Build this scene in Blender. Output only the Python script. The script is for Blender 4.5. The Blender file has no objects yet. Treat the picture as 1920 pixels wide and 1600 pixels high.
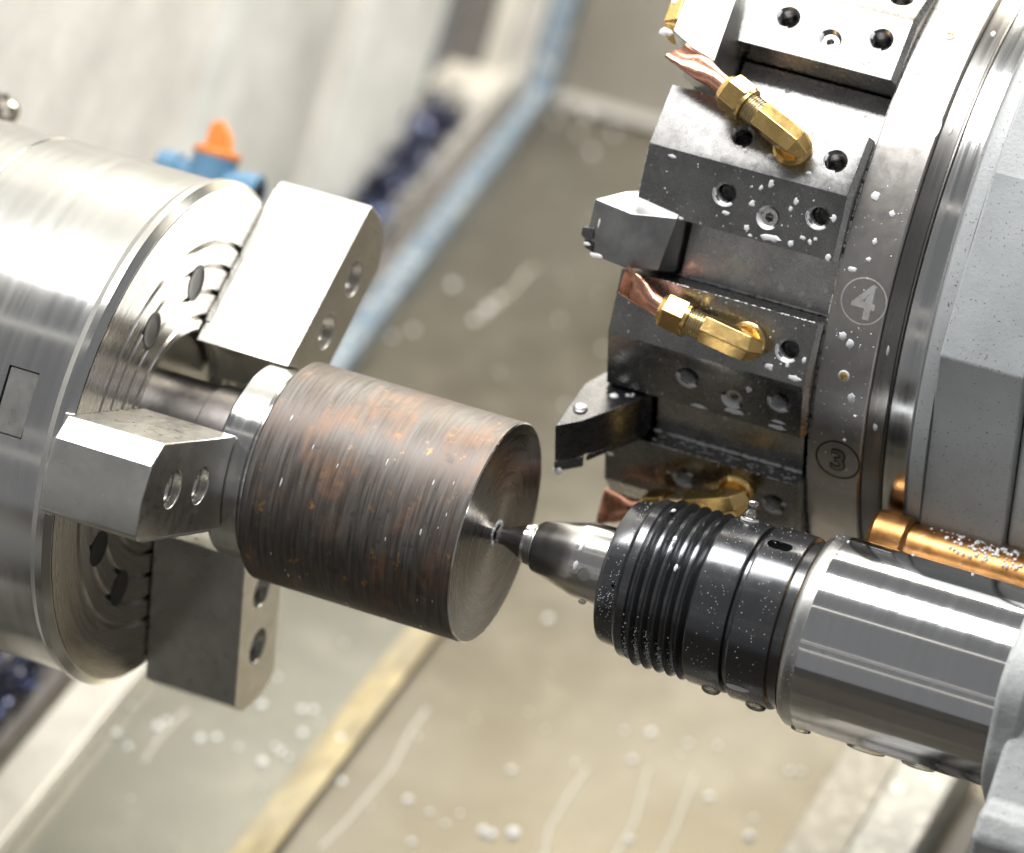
import bpy, bmesh, math, random
from mathutils import Vector, Matrix
random.seed(7)
C = bpy.context.scene.collection
S = 0.0002134                      # one working unit in metres (about a fifth of a millimetre)
rad = math.radians

# ------------------------------------------------------------------ camera
AL, RO, F = rad(17.6), rad(16.4), 8500.0
cb = Vector((math.sin(AL), -math.cos(AL), 0)); cu = Vector((math.cos(AL), math.sin(AL), 0)); cn = Vector((0, 0, 1))
cr = math.cos(RO)*cu + math.sin(RO)*cn; cup = -math.sin(RO)*cu + math.cos(RO)*cn
cam = bpy.data.objects.new('camera', bpy.data.cameras.new('camera')); C.objects.link(cam)
cp = (30*cr + 200*cup + F*cb)*S
m = Matrix((cr, cup, cb)).transposed().to_4x4(); m.translation = cp
cam.matrix_world = m
cam.data.sensor_width = 36; cam.data.lens = 36*F/1920; cam.data.clip_start = 0.05; cam.data.clip_end = 60
cam.data.dof.use_dof = True; cam.data.dof.focus_distance = (F-190)*S; cam.data.dof.aperture_fstop = 5.4
bpy.context.scene.camera = cam

# ------------------------------------------------------------------ light
sc = bpy.context.scene
sc.view_settings.view_transform = 'Standard'; sc.view_settings.look = 'None'
sc.view_settings.exposure = 1.12; sc.view_settings.gamma = 1
w = bpy.data.worlds.new('World'); sc.world = w; w.use_nodes = True
w.node_tree.nodes['Background'].inputs[0].default_value = (0.97, 0.98, 1.0, 1)
w.node_tree.nodes['Background'].inputs[1].default_value = 0.10

def area_lamp(name, pos, target, sx, sy, watts, col):
    l = bpy.data.lights.new(name, 'AREA'); l.shape = 'RECTANGLE'; l.size = sx*S; l.size_y = sy*S
    l.energy = watts; l.color = col
    o = bpy.data.objects.new(name, l); C.objects.link(o)
    p = Vector(pos)*S; z = (p - Vector(target)*S).normalized()
    x = Vector((1, 0, 0)); x = (x - x.dot(z)*z).normalized(); y = z.cross(x)
    mm = Matrix((x, y, z)).transposed().to_4x4(); mm.translation = p; o.matrix_world = mm
    return o
area_lamp('front_lamp', (-1500, -2480, 4230), (0, 0, 0), 6500, 1750, 15.5, (1.0, 0.985, 0.96))
area_lamp('rear_lamp', (-900, 1500, 4300), (0, 900, 0), 7000, 1900, 14, (1.0, 0.94, 0.80))

# ------------------------------------------------------------------ materials
class NT:
    def __init__(s, name):
        s.m = bpy.data.materials.new(name); s.m.use_nodes = True
        s.t = s.m.node_tree; s.n = s.t.nodes; s.b = s.n['Principled BSDF']
    def node(s, ty, **kw):
        n = s.n.new(ty)
        for k, v in kw.items():
            if k.startswith('i_'):
                n.inputs[k[2:]].default_value = v
            else: setattr(n, k, v)
        return n
    def link(s, a, b): s.t.links.new(a, b)
    def mapping(s, scale, coord='Object'):
        tc = s.node('ShaderNodeTexCoord'); mp = s.node('ShaderNodeMapping')
        mp.inputs['Scale'].default_value = scale; s.link(tc.outputs[coord], mp.inputs[0]); return mp.outputs[0]
    def lathe_coords(s, kx, kr, ka):
        """(x*kx, radius*kr, angle*ka) round the object's X axis: for turned parts"""
        tc = s.node('ShaderNodeTexCoord'); sp = s.node('ShaderNodeSeparateXYZ'); s.link(tc.outputs['Object'], sp.inputs[0])
        def M(op, a, b=None):
            n = s.node('ShaderNodeMath', operation=op)
            for i, v in enumerate((a, b)):
                if v is None: continue
                if isinstance(v, (int, float)): n.inputs[i].default_value = v
                else: s.link(v, n.inputs[i])
            return n.outputs[0]
        r = M('SQRT', M('ADD', M('MULTIPLY', sp.outputs[1], sp.outputs[1]), M('MULTIPLY', sp.outputs[2], sp.outputs[2])))
        a = M('ARCTAN2', sp.outputs[2], M('MULTIPLY', sp.outputs[1], -1.0))
        cm = s.node('ShaderNodeCombineXYZ')
        s.link(M('MULTIPLY', sp.outputs[0], kx), cm.inputs[0]); s.link(M('MULTIPLY', r, kr), cm.inputs[1]); s.link(M('MULTIPLY', a, ka), cm.inputs[2])
        return cm.outputs[0]
    def noise(s, vec, scale, detail=4, rough=.55, dist=0.0):
        n = s.node('ShaderNodeTexNoise'); n.inputs['Scale'].default_value = scale
        n.inputs['Detail'].default_value = detail; n.inputs['Roughness'].default_value = rough; n.inputs['Distortion'].default_value = dist
        s.link(vec, n.inputs['Vector']); return n.outputs['Fac']
    def ramp(s, fac, stops):
        n = s.node('ShaderNodeValToRGB'); cr_ = n.color_ramp
        while len(cr_.elements) < len(stops): cr_.elements.new(0.5)
        for e, (p, c) in zip(cr_.elements, stops):
            e.position = p; e.color = (c, c, c, 1) if isinstance(c, (int, float)) else (*c, 1)
        s.link(fac, n.inputs[0]); return n.outputs[0]
    def mix(s, fac, a, b):
        n = s.node('ShaderNodeMix', data_type='RGBA')
        for sock, v in ((n.inputs[0], fac), (n.inputs[6], a), (n.inputs[7], b)):
            if isinstance(v, (int, float)): sock.default_value = v
            elif isinstance(v, tuple): sock.default_value = (*v, 1)
            else: s.link(v, sock)
        return n.outputs[2]
    def bump(s, h, dist, strength=1.0, prev=None):
        n = s.node('ShaderNodeBump'); n.inputs['Distance'].default_value = dist; n.inputs['Strength'].default_value = strength
        s.link(h, n.inputs['Height'])
        if prev: s.link(prev, n.inputs['Normal'])
        return n.outputs[0]
    def radial_tangent(s):
        t = s.node('ShaderNodeTangent', direction_type='RADIAL', axis='X'); s.link(t.outputs[0], s.b.inputs['Tangent'])

def base(name, col, metallic=1.0, rough=.3):
    t = NT(name); t.b.inputs['Base Color'].default_value = (*col, 1); t.b.inputs['Metallic'].default_value = metallic
    t.b.inputs['Roughness'].default_value = rough; return t

def steel(name, col, rough, var=.08, scale=600, fine=.00001, spots=0.0, grunge=.25, coolant=0.0):
    """ground or milled steel with cloudy wear, fine grain and dried specks"""
    t = base(name, col, 1.0, rough); v = t.mapping((1, 1, 1))
    n1 = t.noise(v, 60, 6, .65); n2 = t.noise(v, scale*8, 3, .7); n3 = t.noise(v, 220, 5, .7, .6)
    dark = tuple(c*(1-grunge) for c in col); lite = tuple(min(1, c*(1+grunge*.5)) for c in col)
    c1 = t.mix(t.ramp(n1, [(.35, 0.0), (.68, 1.0)]), dark, lite)
    c1 = t.mix(t.ramp(n2, [(.62, 0.0), (.74, .35)]), c1, tuple(min(1, c*1.7+.05) for c in col))
    if coolant:
        c1 = t.mix(t.ramp(n3, [(.60, 0.0), (.75, coolant)]), c1, (.72, .74, .75))
    t.link(c1, t.b.inputs['Base Color'])
    t.link(t.ramp(n3, [(.3, max(.02, rough-var)), (.7, rough+var)]), t.b.inputs['Roughness'])
    t.link(t.bump(n2, fine, .8), t.b.inputs['Normal'])
    return t.m

def turned(name, col, rough, rings=9000, fine=.000008, aniso=.6, grunge=.15, streak=.12):
    """steel turned on a lathe: rings round the X axis, brushed highlights"""
    t = base(name, col, 1.0, rough)
    ring = t.noise(t.lathe_coords(1, 1, .0003), rings, 3, .7)
    broad = t.noise(t.lathe_coords(1, 1, .003), 300, 5, .6)
    cloud = t.noise(t.mapping((1, 1, 1)), 35, 5, .6)
    c = t.mix(t.ramp(broad, [(.3, 0.0), (.7, 1.0)]), tuple(x*(1-grunge) for x in col), tuple(min(1, x*(1+grunge*.5)) for x in col))
    c = t.mix(t.ramp(cloud, [(.3, .15), (.7, 0.0)]), c, tuple(x*(1-grunge) for x in col))
    t.link(c, t.b.inputs['Base Color'])
    t.link(t.ramp(broad, [(.3, max(.03, rough-streak*.5)), (.75, rough+streak)]), t.b.inputs['Roughness'])
    t.link(t.bump(ring, fine, 1), t.b.inputs['Normal'])
    t.b.inputs['Anisotropic'].default_value = aniso; t.b.inputs['Anisotropic Rotation'].default_value = .25; t.radial_tangent()
    return t.m

def cast(name, col, rough=.55, bumpd=.00025, scale=500, metallic=0.0, chips=None, dust=.0):
    t = base(name, col, metallic, rough); v = t.mapping((1, 1, 1))
    n1 = t.noise(v, 25, 5, .6); n2 = t.noise(v, scale, 6, .6); n3 = t.noise(v, 900, 2, .5); n4 = t.noise(v, 140, 6, .7)
    c = t.mix(t.ramp(n1, [(.3, 0.0), (.7, 1.0)]), tuple(x*.82 for x in col), tuple(min(1, x*1.12) for x in col))
    if chips: c = t.mix(t.ramp(n3, [(.67, 0.0), (.70, .8)]), c, chips)
    if dust: c = t.mix(t.ramp(n4, [(.5, 0.0), (.68, dust)]), c, (.75, .74, .71))
    t.link(c, t.b.inputs['Base Color'])
    t.link(t.bump(n2, bumpd, .7, t.bump(n3, bumpd*.4, .5)), t.b.inputs['Normal'])
    return t.m

M = {}
M['chuck'] = turned('chuck_steel', (.66, .66, .65), .19, 7000, .0000008, .5, .08, .05)
M['chuck_face'] = turned('chuck_face_steel', (.50, .48, .45), .26, 6000, .000004, .8)
M['groove'] = turned('groove_steel', (.30, .29, .28), .3)
M['jaw'] = steel('jaw_steel', (.66, .65, .62), .33, .08, 500, .000010, grunge=.12)
M['bore'] = steel('bore_steel', (.16, .15, .145), .4)
M['socket'] = steel('socket_steel', (.06, .06, .06), .4)
M['collar'] = turned('turned_bar_steel', (.74, .74, .73), .17, 12000, .000004, .6)
M['bar_face'] = turned('faced_bar_steel', (.25, .24, .235), .27, 5000, .00001, .85, .45)
M['polished'] = turned('polished_steel', (.76, .76, .76), .09, 5000, .0000012, .3, .05, .03)
M['etched'] = turned('etched_steel', (.55, .55, .54), .34, 9000, .000008, .2)
M['centre'] = turned('centre_steel', (.72, .70, .67), .21, 9000, .000001, .5, .05, .03)
M['disc'] = steel('tool_disc_steel', (.27, .268, .265), .27, .06, 500, .000012, grunge=.22, coolant=.12)
M['band'] = steel('index_band_steel', (.48, .46, .44), .36, .05, 500, .000012, grunge=.15)
M['shank'] = steel('tool_shank_steel', (.44, .43, .42), .27, .08, 400, .000012, grunge=.25, coolant=.25)
M['tool'] = steel('black_tool_steel', (.13, .13, .135), .28, .08, 400, .000012, grunge=.3)
M['tool_grey'] = steel('grey_tool_steel', (.40, .40, .405), .36, .08, 400, .000014, grunge=.3)
M['tool_bright'] = steel('bright_tool_steel', (.62, .61, .58), .34, .08, 400, .000012, grunge=.15)
M['carbide'] = steel('carbide', (.20, .20, .21), .25)
M['gold'] = steel('coated_carbide', (.75, .52, .20), .28)
M['brass'] = steel('brass', (.90, .62, .24), .24, .05, 700, .000006, grunge=.2, coolant=.08)
M['brass_thread'] = steel('brass_thread', (.72, .60, .38), .3, .06, 700, .00001, grunge=.2)
M['copper'] = steel('copper', (.82, .42, .30), .24, .07, 300, .00001, grunge=.3)
M['pipe'] = steel('oiled_brass_pipe', (.50, .25, .09), .38, .08, 400, .00002, grunge=.5, coolant=.35)
M['nickel'] = steel('nickel', (.60, .58, .53), .16)
M['dark'] = steel('dark_gap', (.03, .03, .03), .6)
M['paint'] = cast('grey_machine_paint', (.32, .34, .35), .42, .00022, 600, chips=(.10, .06, .045))
M['paint_rough'] = cast('rough_grey_casting', (.42, .44, .445), .45, .0006, 230, chips=(.10, .06, .045), dust=.2)
M['wall'] = cast('headstock_paint', (.80, .80, .79), .6, .0003, 260, dust=.35)
M['wall_smooth'] = cast('headstock_smooth', (.70, .71, .71), .5, .0001, 160)
M['ledge'] = cast('ledge_paint', (.56, .53, .48), .6, .0012, 120, dust=.5)
M['ledge_dark'] = cast('dark_ledge', (.15, .14, .135), .6, .002, 150)  # plain dark tone for gutter groove, corner and guideway gap
M['white_bar'] = cast('bright_rail', (.62, .60, .57), .35, .0002, 100, .4)
M['blue_strip'] = cast('blue_strip_tone', (.15, .21, .28), .45, .0006, 90, chips=(.25, .22, .2), dust=.8)
M['way'] = cast('way_casting', (.34, .315, .27), .5, .0006, 110, dust=.6)
M['way_pale'] = cast('pale_way_casting', (.34, .34, .335), .45, .0010, 110, .3, dust=.7)
M['screw_shade'] = cast('painted_recess_shade', (.05, .045, .04), .5, .0001, 300)
M['valve_blue'] = cast('blue_valve_plastic', (.10, .22, .36), .4, .0002, 200)
M['valve_orange'] = cast('orange_handle_plastic', (.75, .24, .05), .45, .0002, 200)

def milky(name, col=(.88, .90, .93)):
    t = base(name, col, 0, .12)
    t.b.inputs['Coat Weight'].default_value = .6; t.b.inputs['Transmission Weight'].default_value = .25; t.b.inputs['IOR'].default_value = 1.34
    return t.m
M['milk'] = milky('milky_coolant')
t = base('oil_drop', (.85, .83, .78), 0, .03); t.b.inputs['Transmission Weight'].default_value = .9; t.b.inputs['IOR'].default_value = 1.36; M['drop'] = t.m
t = base('stain_line', (.36, .35, .31), 0, .3); M['streak'] = t.m

# black oxide sleeve with white dust
t = base('black_oxide', (.115, .118, .125), .85, .2)
v = t.mapping((1, 1, 1)); sp = t.noise(v, 2600, 2, .5); cl = t.noise(v, 90, 4, .6); f = t.noise(t.lathe_coords(1, 1, .01), 2500, 3, .6)
msk = t.node('ShaderNodeMath', operation='MULTIPLY'); t.link(t.ramp(sp, [(.69, 0.0), (.73, 1.0)]), msk.inputs[0]); t.link(t.ramp(cl, [(.42, 0.0), (.62, 1.0)]), msk.inputs[1])
t.link(t.mix(msk.outputs[0], (.115, .118, .125), (.75, .73, .7)), t.b.inputs['Base Color'])
t.link(t.ramp(cl, [(.3, .15), (.7, .28)]), t.b.inputs['Roughness']); t.link(t.bump(f, .000006, 1), t.b.inputs['Normal'])
M['black'] = t.m

# rusty mill scale of the bar, streaked round the circumference
t = base('rusty_mill_scale', (.12, .11, .10), .5, .5)
va = t.lathe_coords(1, 1, .036); vb = t.lathe_coords(1, 1, .0028)
r1 = t.noise(va, 75, 6, .62, .3); r2 = t.noise(va, 190, 5, .65); st = t.noise(vb, 800, 4, .6); big = t.noise(va, 42, 3, .5)
c = t.mix(t.ramp(st, [(.3, 0.0), (.72, 1.0)]), (.072, .064, .058), (.20, .192, .183))
c = t.mix(t.ramp(big, [(.35, 0.0), (.65, .5)]), c, (.125, .085, .068))
ru = t.node('ShaderNodeMath', operation='MULTIPLY'); t.link(t.ramp(r1, [(.53, 0.0), (.80, .7)]), ru.inputs[0]); t.link(t.ramp(st, [(.3, .35), (.6, 1.0)]), ru.inputs[1])
c = t.mix(ru.outputs[0], c, (.34, .155, .06))
r3 = t.noise(t.lathe_coords(1, 1, .05), 170, 3, .5); c = t.mix(t.ramp(r3, [(.66, 0.0), (.78, .45)]), c, (.40, .20, .08)); c = t.mix(t.ramp(r3, [(.28, .6), (.36, 0.0)]), c, (.075, .07, .068)); c = t.mix(t.ramp(r2, [(.64, 0.0), (.76, .85)]), c, (.60, .33, .08))
t.link(c, t.b.inputs['Base Color'])
t.link(t.ramp(st, [(.3, .40), (.7, .55)]), t.b.inputs['Roughness'])
mt = t.ramp(ru.outputs[0], [(0, .65), (.6, .15)]); t.link(mt, t.b.inputs['Metallic'])
t.link(t.bump(st, .00004, .6, t.bump(r1, .0001, .3)), t.b.inputs['Normal'])
t.b.inputs['Anisotropic'].default_value = .4; t.radial_tangent()
M['rust'] = t.m

# sheet steel way covers, dulled by coolant
def sheet(name, ca, cb_, rough, met=.75):
    t = base(name, ca, met, rough); v = t.mapping((1, 1, 1)); n1 = t.noise(v, 3.5, 3, .5, .6); n2 = t.noise(v, 45, 6, .6); n3 = t.noise(t.mapping((.25, 6, 6)), 60, 4, .6)
    c = t.mix(t.ramp(n1, [(.35, 0.0), (.66, 1.0)]), ca, cb_)
    c = t.mix(t.ramp(n2, [(.5, 0.0), (.8, .10)]), c, (.5, .48, .42)); t.link(c, t.b.inputs['Base Color'])
    t.link(t.ramp(n2, [(.3, rough-.04), (.7, rough+.05)]), t.b.inputs['Roughness'])
    t.link(t.bump(n3, .0001, .5), t.b.inputs['Normal']); return t.m
M['sheet'] = sheet('oily_sheet_steel', (.128, .113, .085), (.20, .188, .160), .36, .7)
M['reflect_dark'] = sheet('dark_reflection_sheet', (.055, .047, .040), (.10, .085, .07), .5, .4)
M['sheet_left'] = sheet('scratched_sheet_steel', (.19, .188, .165), (.25, .248, .22), .34)
M['sheet_back'] = sheet('back_sheet_steel', (.26, .24, .205), (.32, .305, .27), .34)
t = base('yellowed_lip', (.3, .25, .13), .4, .45); v = t.mapping((3, 1, 1)); a_ = t.noise(v, 28, 5, .65, .8); b_ = t.noise(v, 9, 3, .5)
c = t.mix(t.ramp(a_, [(.35, 0.0), (.65, 1.0)]), (.17, .135, .07), (.40, .33, .18)); c = t.mix(t.ramp(b_, [(.4, 0.0), (.7, .6)]), c, (.33, .31, .26)); t.link(c, t.b.inputs['Base Color']); M['yellow'] = t.m

# chips
t = base('blue_chip_steel', (.10, .14, .30), .9, .25); n = t.noise(t.mapping((1, 1, 1)), 180, 3)
t.link(t.mix(t.ramp(n, [(.4, 0.0), (.65, 1.0)]), (.035, .06, .17), (.20, .20, .24)), t.b.inputs['Base Color']); M['chip'] = t.m

# ------------------------------------------------------------------ mesh helpers
class MB:
    def __init__(s): s.v = []; s.f = []
    def add(s, vs, fs):
        o = len(s.v); s.v += [tuple(p) for p in vs]; s.f += [tuple(i+o for i in q) for q in fs]; return s
    def lathe(s, prof, seg=96, cy=0, cz=0, closed=False, cap=True):
        vs = []; fs = []; k = len(prof)
        for i in range(seg):
            a = 2*math.pi*i/seg
            for x, r in prof: vs.append((x, cy-r*math.cos(a), cz+r*math.sin(a)))
        for i in range(seg):
            j = (i+1) % seg
            for q in range(k if closed else k-1):
                p = (q+1) % k
                fs.append((i*k+q, i*k+p, j*k+p, j*k+q))
        if cap and not closed:
            if prof[0][1] > 0.01: fs.append(tuple(i*k for i in range(seg)))
            if prof[-1][1] > 0.01: fs.append(tuple(i*k+k-1 for i in reversed(range(seg))))
        return s.add(vs, fs)
    def prism(s, pts, d):
        """pts: list of 3D points of a planar outline, d: extrusion vector"""
        n = len(pts); d = Vector(d); vs = [Vector(p) for p in pts] + [Vector(p)+d for p in pts]
        fs = [tuple(reversed(range(n))), tuple(range(n, 2*n))] + [(i, (i+1) % n, n+(i+1) % n, n+i) for i in range(n)]
        return s.add(vs, fs)
    def box(s, a, b):
        (x0, y0, z0), (x1, y1, z1) = a, b
        return s.prism([(x0, y0, z0), (x1, y0, z0), (x1, y1, z0), (x0, y1, z0)], (0, 0, z1-z0))
    def hull(s, pts):
        bm = bmesh.new()
        for p in pts: bm.verts.new(p)
        bmesh.ops.convex_hull(bm, input=bm.verts)
        bmesh.ops.dissolve_limit(bm, angle_limit=rad(2), verts=bm.verts, edges=bm.edges)
        bm.verts.ensure_lookup_table(); bm.verts.index_update()
        vs = [v.co.copy() for v in bm.verts]; fs = [tuple(v.index for v in f.verts) for f in bm.faces if len(f.verts) > 2]
        bm.free(); return s.add(vs, fs)
    def tube(s, path, rs, seg=24, n=None, cap=True, squash=None, ref=None):
        """round (or n sided) tube along path; rs radius or list; squash=[(a,b)] gives elliptic sections"""
        seg = n or seg; path = [Vector(p) for p in path]; k = len(path)
        if not isinstance(rs, (list, tuple)): rs = [rs]*k
        up = Vector(ref) if ref else Vector((0.13, .2, 1)).normalized(); vs = []; fs = []
        for i, p in enumerate(path):
            if i == 0: tg = path[1]-path[0]
            elif i == k-1: tg = path[-1]-path[-2]
            else: tg = (path[i+1]-path[i]).normalized() + (path[i]-path[i-1]).normalized()
            tg.normalize(); x = up.cross(tg)
            if x.length < 1e-3: x = Vector((1, 0, 0)).cross(tg)
            x.normalize(); y = tg.cross(x)
            sx, sy = squash[i] if squash else (1, 1)
            for j in range(seg):
                a = 2*math.pi*(j+.5)/seg
                vs.append(p + x*(rs[i]*sx*math.cos(a)) + y*(rs[i]*sy*math.sin(a)))
        for i in range(k-1):
            for j in range(seg):
                q = (j+1) % seg; fs.append((i*seg+j, i*seg+q, (i+1)*seg+q, (i+1)*seg+j))
        if cap: fs.append(tuple(reversed(range(seg)))); fs.append(tuple((k-1)*seg+j for j in range(seg)))
        return s.add(vs, fs)
    def blob(s, c, nrm, tx, rx, ry, h, seg=10, wob=.18):
        """flattened droplet lying on a surface"""
        c = Vector(c); nrm = Vector(nrm).normalized(); tx = Vector(tx); tx = (tx-tx.dot(nrm)*nrm).normalized(); ty = nrm.cross(tx)
        vs = []; fs = []; w_ = [1+random.uniform(-wob, wob) for _ in range(seg)]
        for lv, (q, hh) in enumerate(((1, -.05), (.86, .55), (.5, .9))):
            for j in range(seg):
                a = 2*math.pi*j/seg; vs.append(c + tx*(rx*q*w_[j]*math.cos(a)) + ty*(ry*q*w_[j]*math.sin(a)) + nrm*(h*hh))
        vs.append(c+nrm*h)
        for lv in range(2):
            for j in range(seg): q = (j+1) % seg; fs.append((lv*seg+j, lv*seg+q, (lv+1)*seg+q, (lv+1)*seg+j))
        for j in range(seg): fs.append((2*seg+j, 2*seg+(j+1) % seg, 3*seg))
        return s.add(vs, fs)
    def mesh(s, name, org=(0, 0, 0)):
        me = bpy.data.meshes.new(name); o = Vector(org)
        me.from_pydata([tuple((Vector(p)-o)*S) for p in s.v], [], s.f); me.validate()
        bm = bmesh.new(); bm.from_mesh(me); bmesh.ops.recalc_face_normals(bm, faces=bm.faces); bm.to_mesh(me); bm.free()
        return me
    def build(s, name, mat, parent=None, org=None, bevel=0, angle=32, kind=None, label=None, cat=None, group=None, bseg=2):
        if org is None: org = (0, 0, 0)
        me = s.mesh(name, org); me.materials.append(mat)
        for p in me.polygons: p.use_smooth = True
        me.set_sharp_from_angle(angle=rad(angle))
        o = bpy.data.objects.new(name, me); C.objects.link(o)
        if parent: o.parent = parent
        else: o.location = Vector(org)*S
        if bevel:
            b = o.modifiers.new('bevel', 'BEVEL'); b.width = bevel*S; b.segments = bseg; b.limit_method = 'ANGLE'; b.angle_limit = rad(30); b.harden_normals = True
        tag(o, label, cat, group, kind); return o

def tag(o, label=None, cat=None, group=None, kind=None):
    for k, v in (('label', label), ('category', cat), ('group', group), ('kind', kind)):
        if v: o[k] = v
    return o
def empty(name, loc, label, cat, group=None):
    o = bpy.data.objects.new(name, None); C.objects.link(o); o.location = Vector(loc)*S; o.empty_display_size = .02
    return tag(o, label, cat, group)
def copy_part(o, parent, rx=0, loc=None):
    c = o.copy(); C.objects.link(c); c.parent = parent
    if loc is not None: c.location = Vector(loc)*S
    c.rotation_euler = (rx, 0, 0)
    for ch in list(o.children):
        d = ch.copy(); C.objects.link(d); d.parent = c
    return c
def cut(o, cutter):
    """carve cutter (MB) out of o and bake the result"""
    co = bpy.data.objects.new('cutter', cutter.mesh('cutter')); C.objects.link(co); co.matrix_world = o.matrix_world
    if o.parent: co.parent = o.parent
    b = o.modifiers.new('cut', 'BOOLEAN'); b.operation = 'DIFFERENCE'; b.solver = 'EXACT'; b.object = co
    dg = bpy.context.evaluated_depsgraph_get(); dg.update()
    me = bpy.data.meshes.new_from_object(o.evaluated_get(dg)); o.modifiers.remove(b)
    me.name = o.name; o.data = me; bpy.data.objects.remove(co)
    for p in me.polygons: p.use_smooth = True
    me.set_sharp_from_angle(angle=rad(32))

# ------------------------------------------------------------------ setting: slanted bed, walls, gutter
BE = math.atan(.736); Z0 = -1700
def SL(x, s_, h=0): return Vector((x, s_*math.cos(BE)-h*math.sin(BE), Z0+s_*math.sin(BE)+h*math.cos(BE)))
SN = SL(0, 0, 1)-SL(0, 0, 0)
def slab(name, mat, quad, h0, h1, bevel=0, **kw):
    """quad: four (x, s) corners on the slanted bed"""
    mb = MB(); mb.prism([SL(x, s_, h0) for x, s_ in quad], SN*(h1-h0)); return mb.build(name, mat, bevel=bevel, **kw)
SB = 4720
slab('slanted_bed', M['sheet'], [(-1700, -500), (4200, -500), (4200, SB), (-1700, SB)], -80, 0, kind='structure')
slab('dark_reflection_slab', M['reflect_dark'], [(-3500, -6500), (4200, -6500), (4200, -505), (-3500, -505)], -80, -2, kind='structure')  # dark slab added out of view so the lower chuck reflects dark
slab('left_way_cover', M['sheet_left'], [(-1290, 152), (-690, 152), (-690, 2650), (-1290, 2650)], 2, 14, 3, kind='structure')
slab('cover_lip', M['yellow'], [(-735, 152), (-628, 152), (-650, 2560), (-720, 2560)], 16, 23, 3, kind='structure')
slab('gutter_edge_bar', M['white_bar'], [(-1250, 600), (-1130, 600), (-1180, 2500), (-1290, 2500)], 15, 70, 6, kind='structure')
slab('blue_edge_strip', M['blue_strip'], [(-1335, 2505), (-1255, 2505), (-1385, SB-20), (-1435, SB-20)], 3, 60, 5, kind='structure')  # upper length of the edge bar, its shaded blue reflection put into colour
slab('gutter_channel', M['ledge_dark'], [(-1490, -400), (-1300, -400), (-1375, SB), (-1500, SB)], 4, 24, 0, kind='structure')
slab('gutter_rail', M['white_bar'], [(-1440, -400), (-1400, -400), (-1470, SB-30), (-1510, SB-30)], 26, 95, 8, kind='structure')
slab('gutter_ledge', M['ledge'], [(-1700, -400), (-1500, -400), (-1515, SB), (-1700, SB)], 5, 60, 12, kind='structure')

# headstock wall, facing the tailstock, with cast steps
wl = MB(); wl.box((-2000, -1500, -2600), (-1600, 3260, 3600)); wl.build('headstock_wall', M['wall'], kind='structure')
wl = MB(); wl.prism([(-1600, 1850, -2000), (-1578, 1900, -2000), (-1578, 2560, -2000), (-1600, 2600, -2000)], (0, 0, 5000))
wl.prism([(-1599, 2740, -2000), (-1572, 2790, -2000), (-1572, 3270, -2000), (-1599, 3300, -2000)], (0, 0, 5000))
wl.build('wall_step', M['wall_smooth'], kind='structure', bevel=6)
# rear sheet wall, and the corner posts beside it
YB = SL(0, SB).y; ZB = SL(0, SB).z
bw = MB(); bw.box((-1385, YB, ZB-100), (4200, YB+60, ZB+2600)); bw.build('rear_wall', M['sheet_back'], kind='structure')
bw = MB(); bw.box((-1375, YB-30, ZB-5), (2500, YB-2, ZB+26)); bw.build('rear_wall_seam', M['white_bar'], kind='structure', bevel=4)
for x0, x1, mt_, nm in ((-1455, -1390, 'blue_strip', 'corner_film_strip'), (-1530, -1460, 'white_bar', 'corner_post'), (-1600, -1535, 'ledge', 'corner_post'), (-1720, -1606, 'ledge_dark', 'corner_recess')):
    p = MB(); p.box((x0, YB-60, ZB-60), (x1, YB+20, ZB+2600)); p.build(nm, M[mt_], kind='structure', bevel=5)
# right: cast guideways, then dark slabs where the gap beside them lies
for i, (a, b_, h, mt_) in enumerate(((350, 480, 60, 'way'), (505, 640, 150, 'way_pale'), (662, 720, 60, 'ledge_dark'), (725, 1500, 20, 'ledge_dark'))):
    slab('bed_guideway', M[mt_], [(a, 300), (b_, 300), (b_, 2520-i*120), (a, 2600-i*150)], 3, h, 10, kind='structure')

dr = MB()
for z0, z1 in ((-800, -770), (-930, -915), (1560, 1650), (-1500, -1380)): dr.box((-3500, -3200, z0), (3500, -3160, z1))
dr.build('reflection_rails', M['wall'], kind='structure')  # rails added out of view, for thin lines reflected in the quill
# drops and run marks on the sheet metal
def ray_slant(px, py, h=0):
    d = (px-960)*cr + (800-py)*cup - F*cb; P = 30*cr+200*cup+F*cb; p0 = SL(0, 0, h)
    t_ = (p0-P).dot(SN)/d.dot(SN); q = P+d*t_; return q.x, (q.y+h*math.sin(BE))/math.cos(BE)
SP = [(1100,215,13),(1060,205,9),(1040,225,8),(848,535,10),(935,560,8),(915,578,11),(890,600,9),(775,620,8),(735,632,8),(1110,285,9),(1085,250,8),(1150,250,8),(980,520,6),(1050,600,6),(1130,655,7),
 (310,1275,12),(490,1322,10),(565,1332,9),(588,1332,8),(567,1375,9),(638,1388,12),(490,1430,11),(525,1410,8),(515,1400,6),(375,1385,9),(405,1383,9),(218,1375,9),(295,1363,10),(312,1352,7),(640,1465,9),(765,1500,9),
 (805,1525,7),(740,1232,10),(905,1558,11),(920,1566,11),(962,1563,14),(958,1445,9),(1178,1575,10),(1220,1375,10),(1290,1395,7),(1185,1425,8),(1330,1495,10),(1405,1570,13),(1412,1535,7),(1345,1400,6),(1480,1447,7),(1500,1448,7),
 (1027,1160,9),(1170,1370,6),(680,1270,7),(835,1545,6),(862,1526,5),(770,1580,8),(600,1440,6),(447,1402,6),(520,1270,6),(540,1420,6),(240,1400,7),(740,860,6),(1060,760,6),(700,640,6)]
mb = MB()
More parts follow.
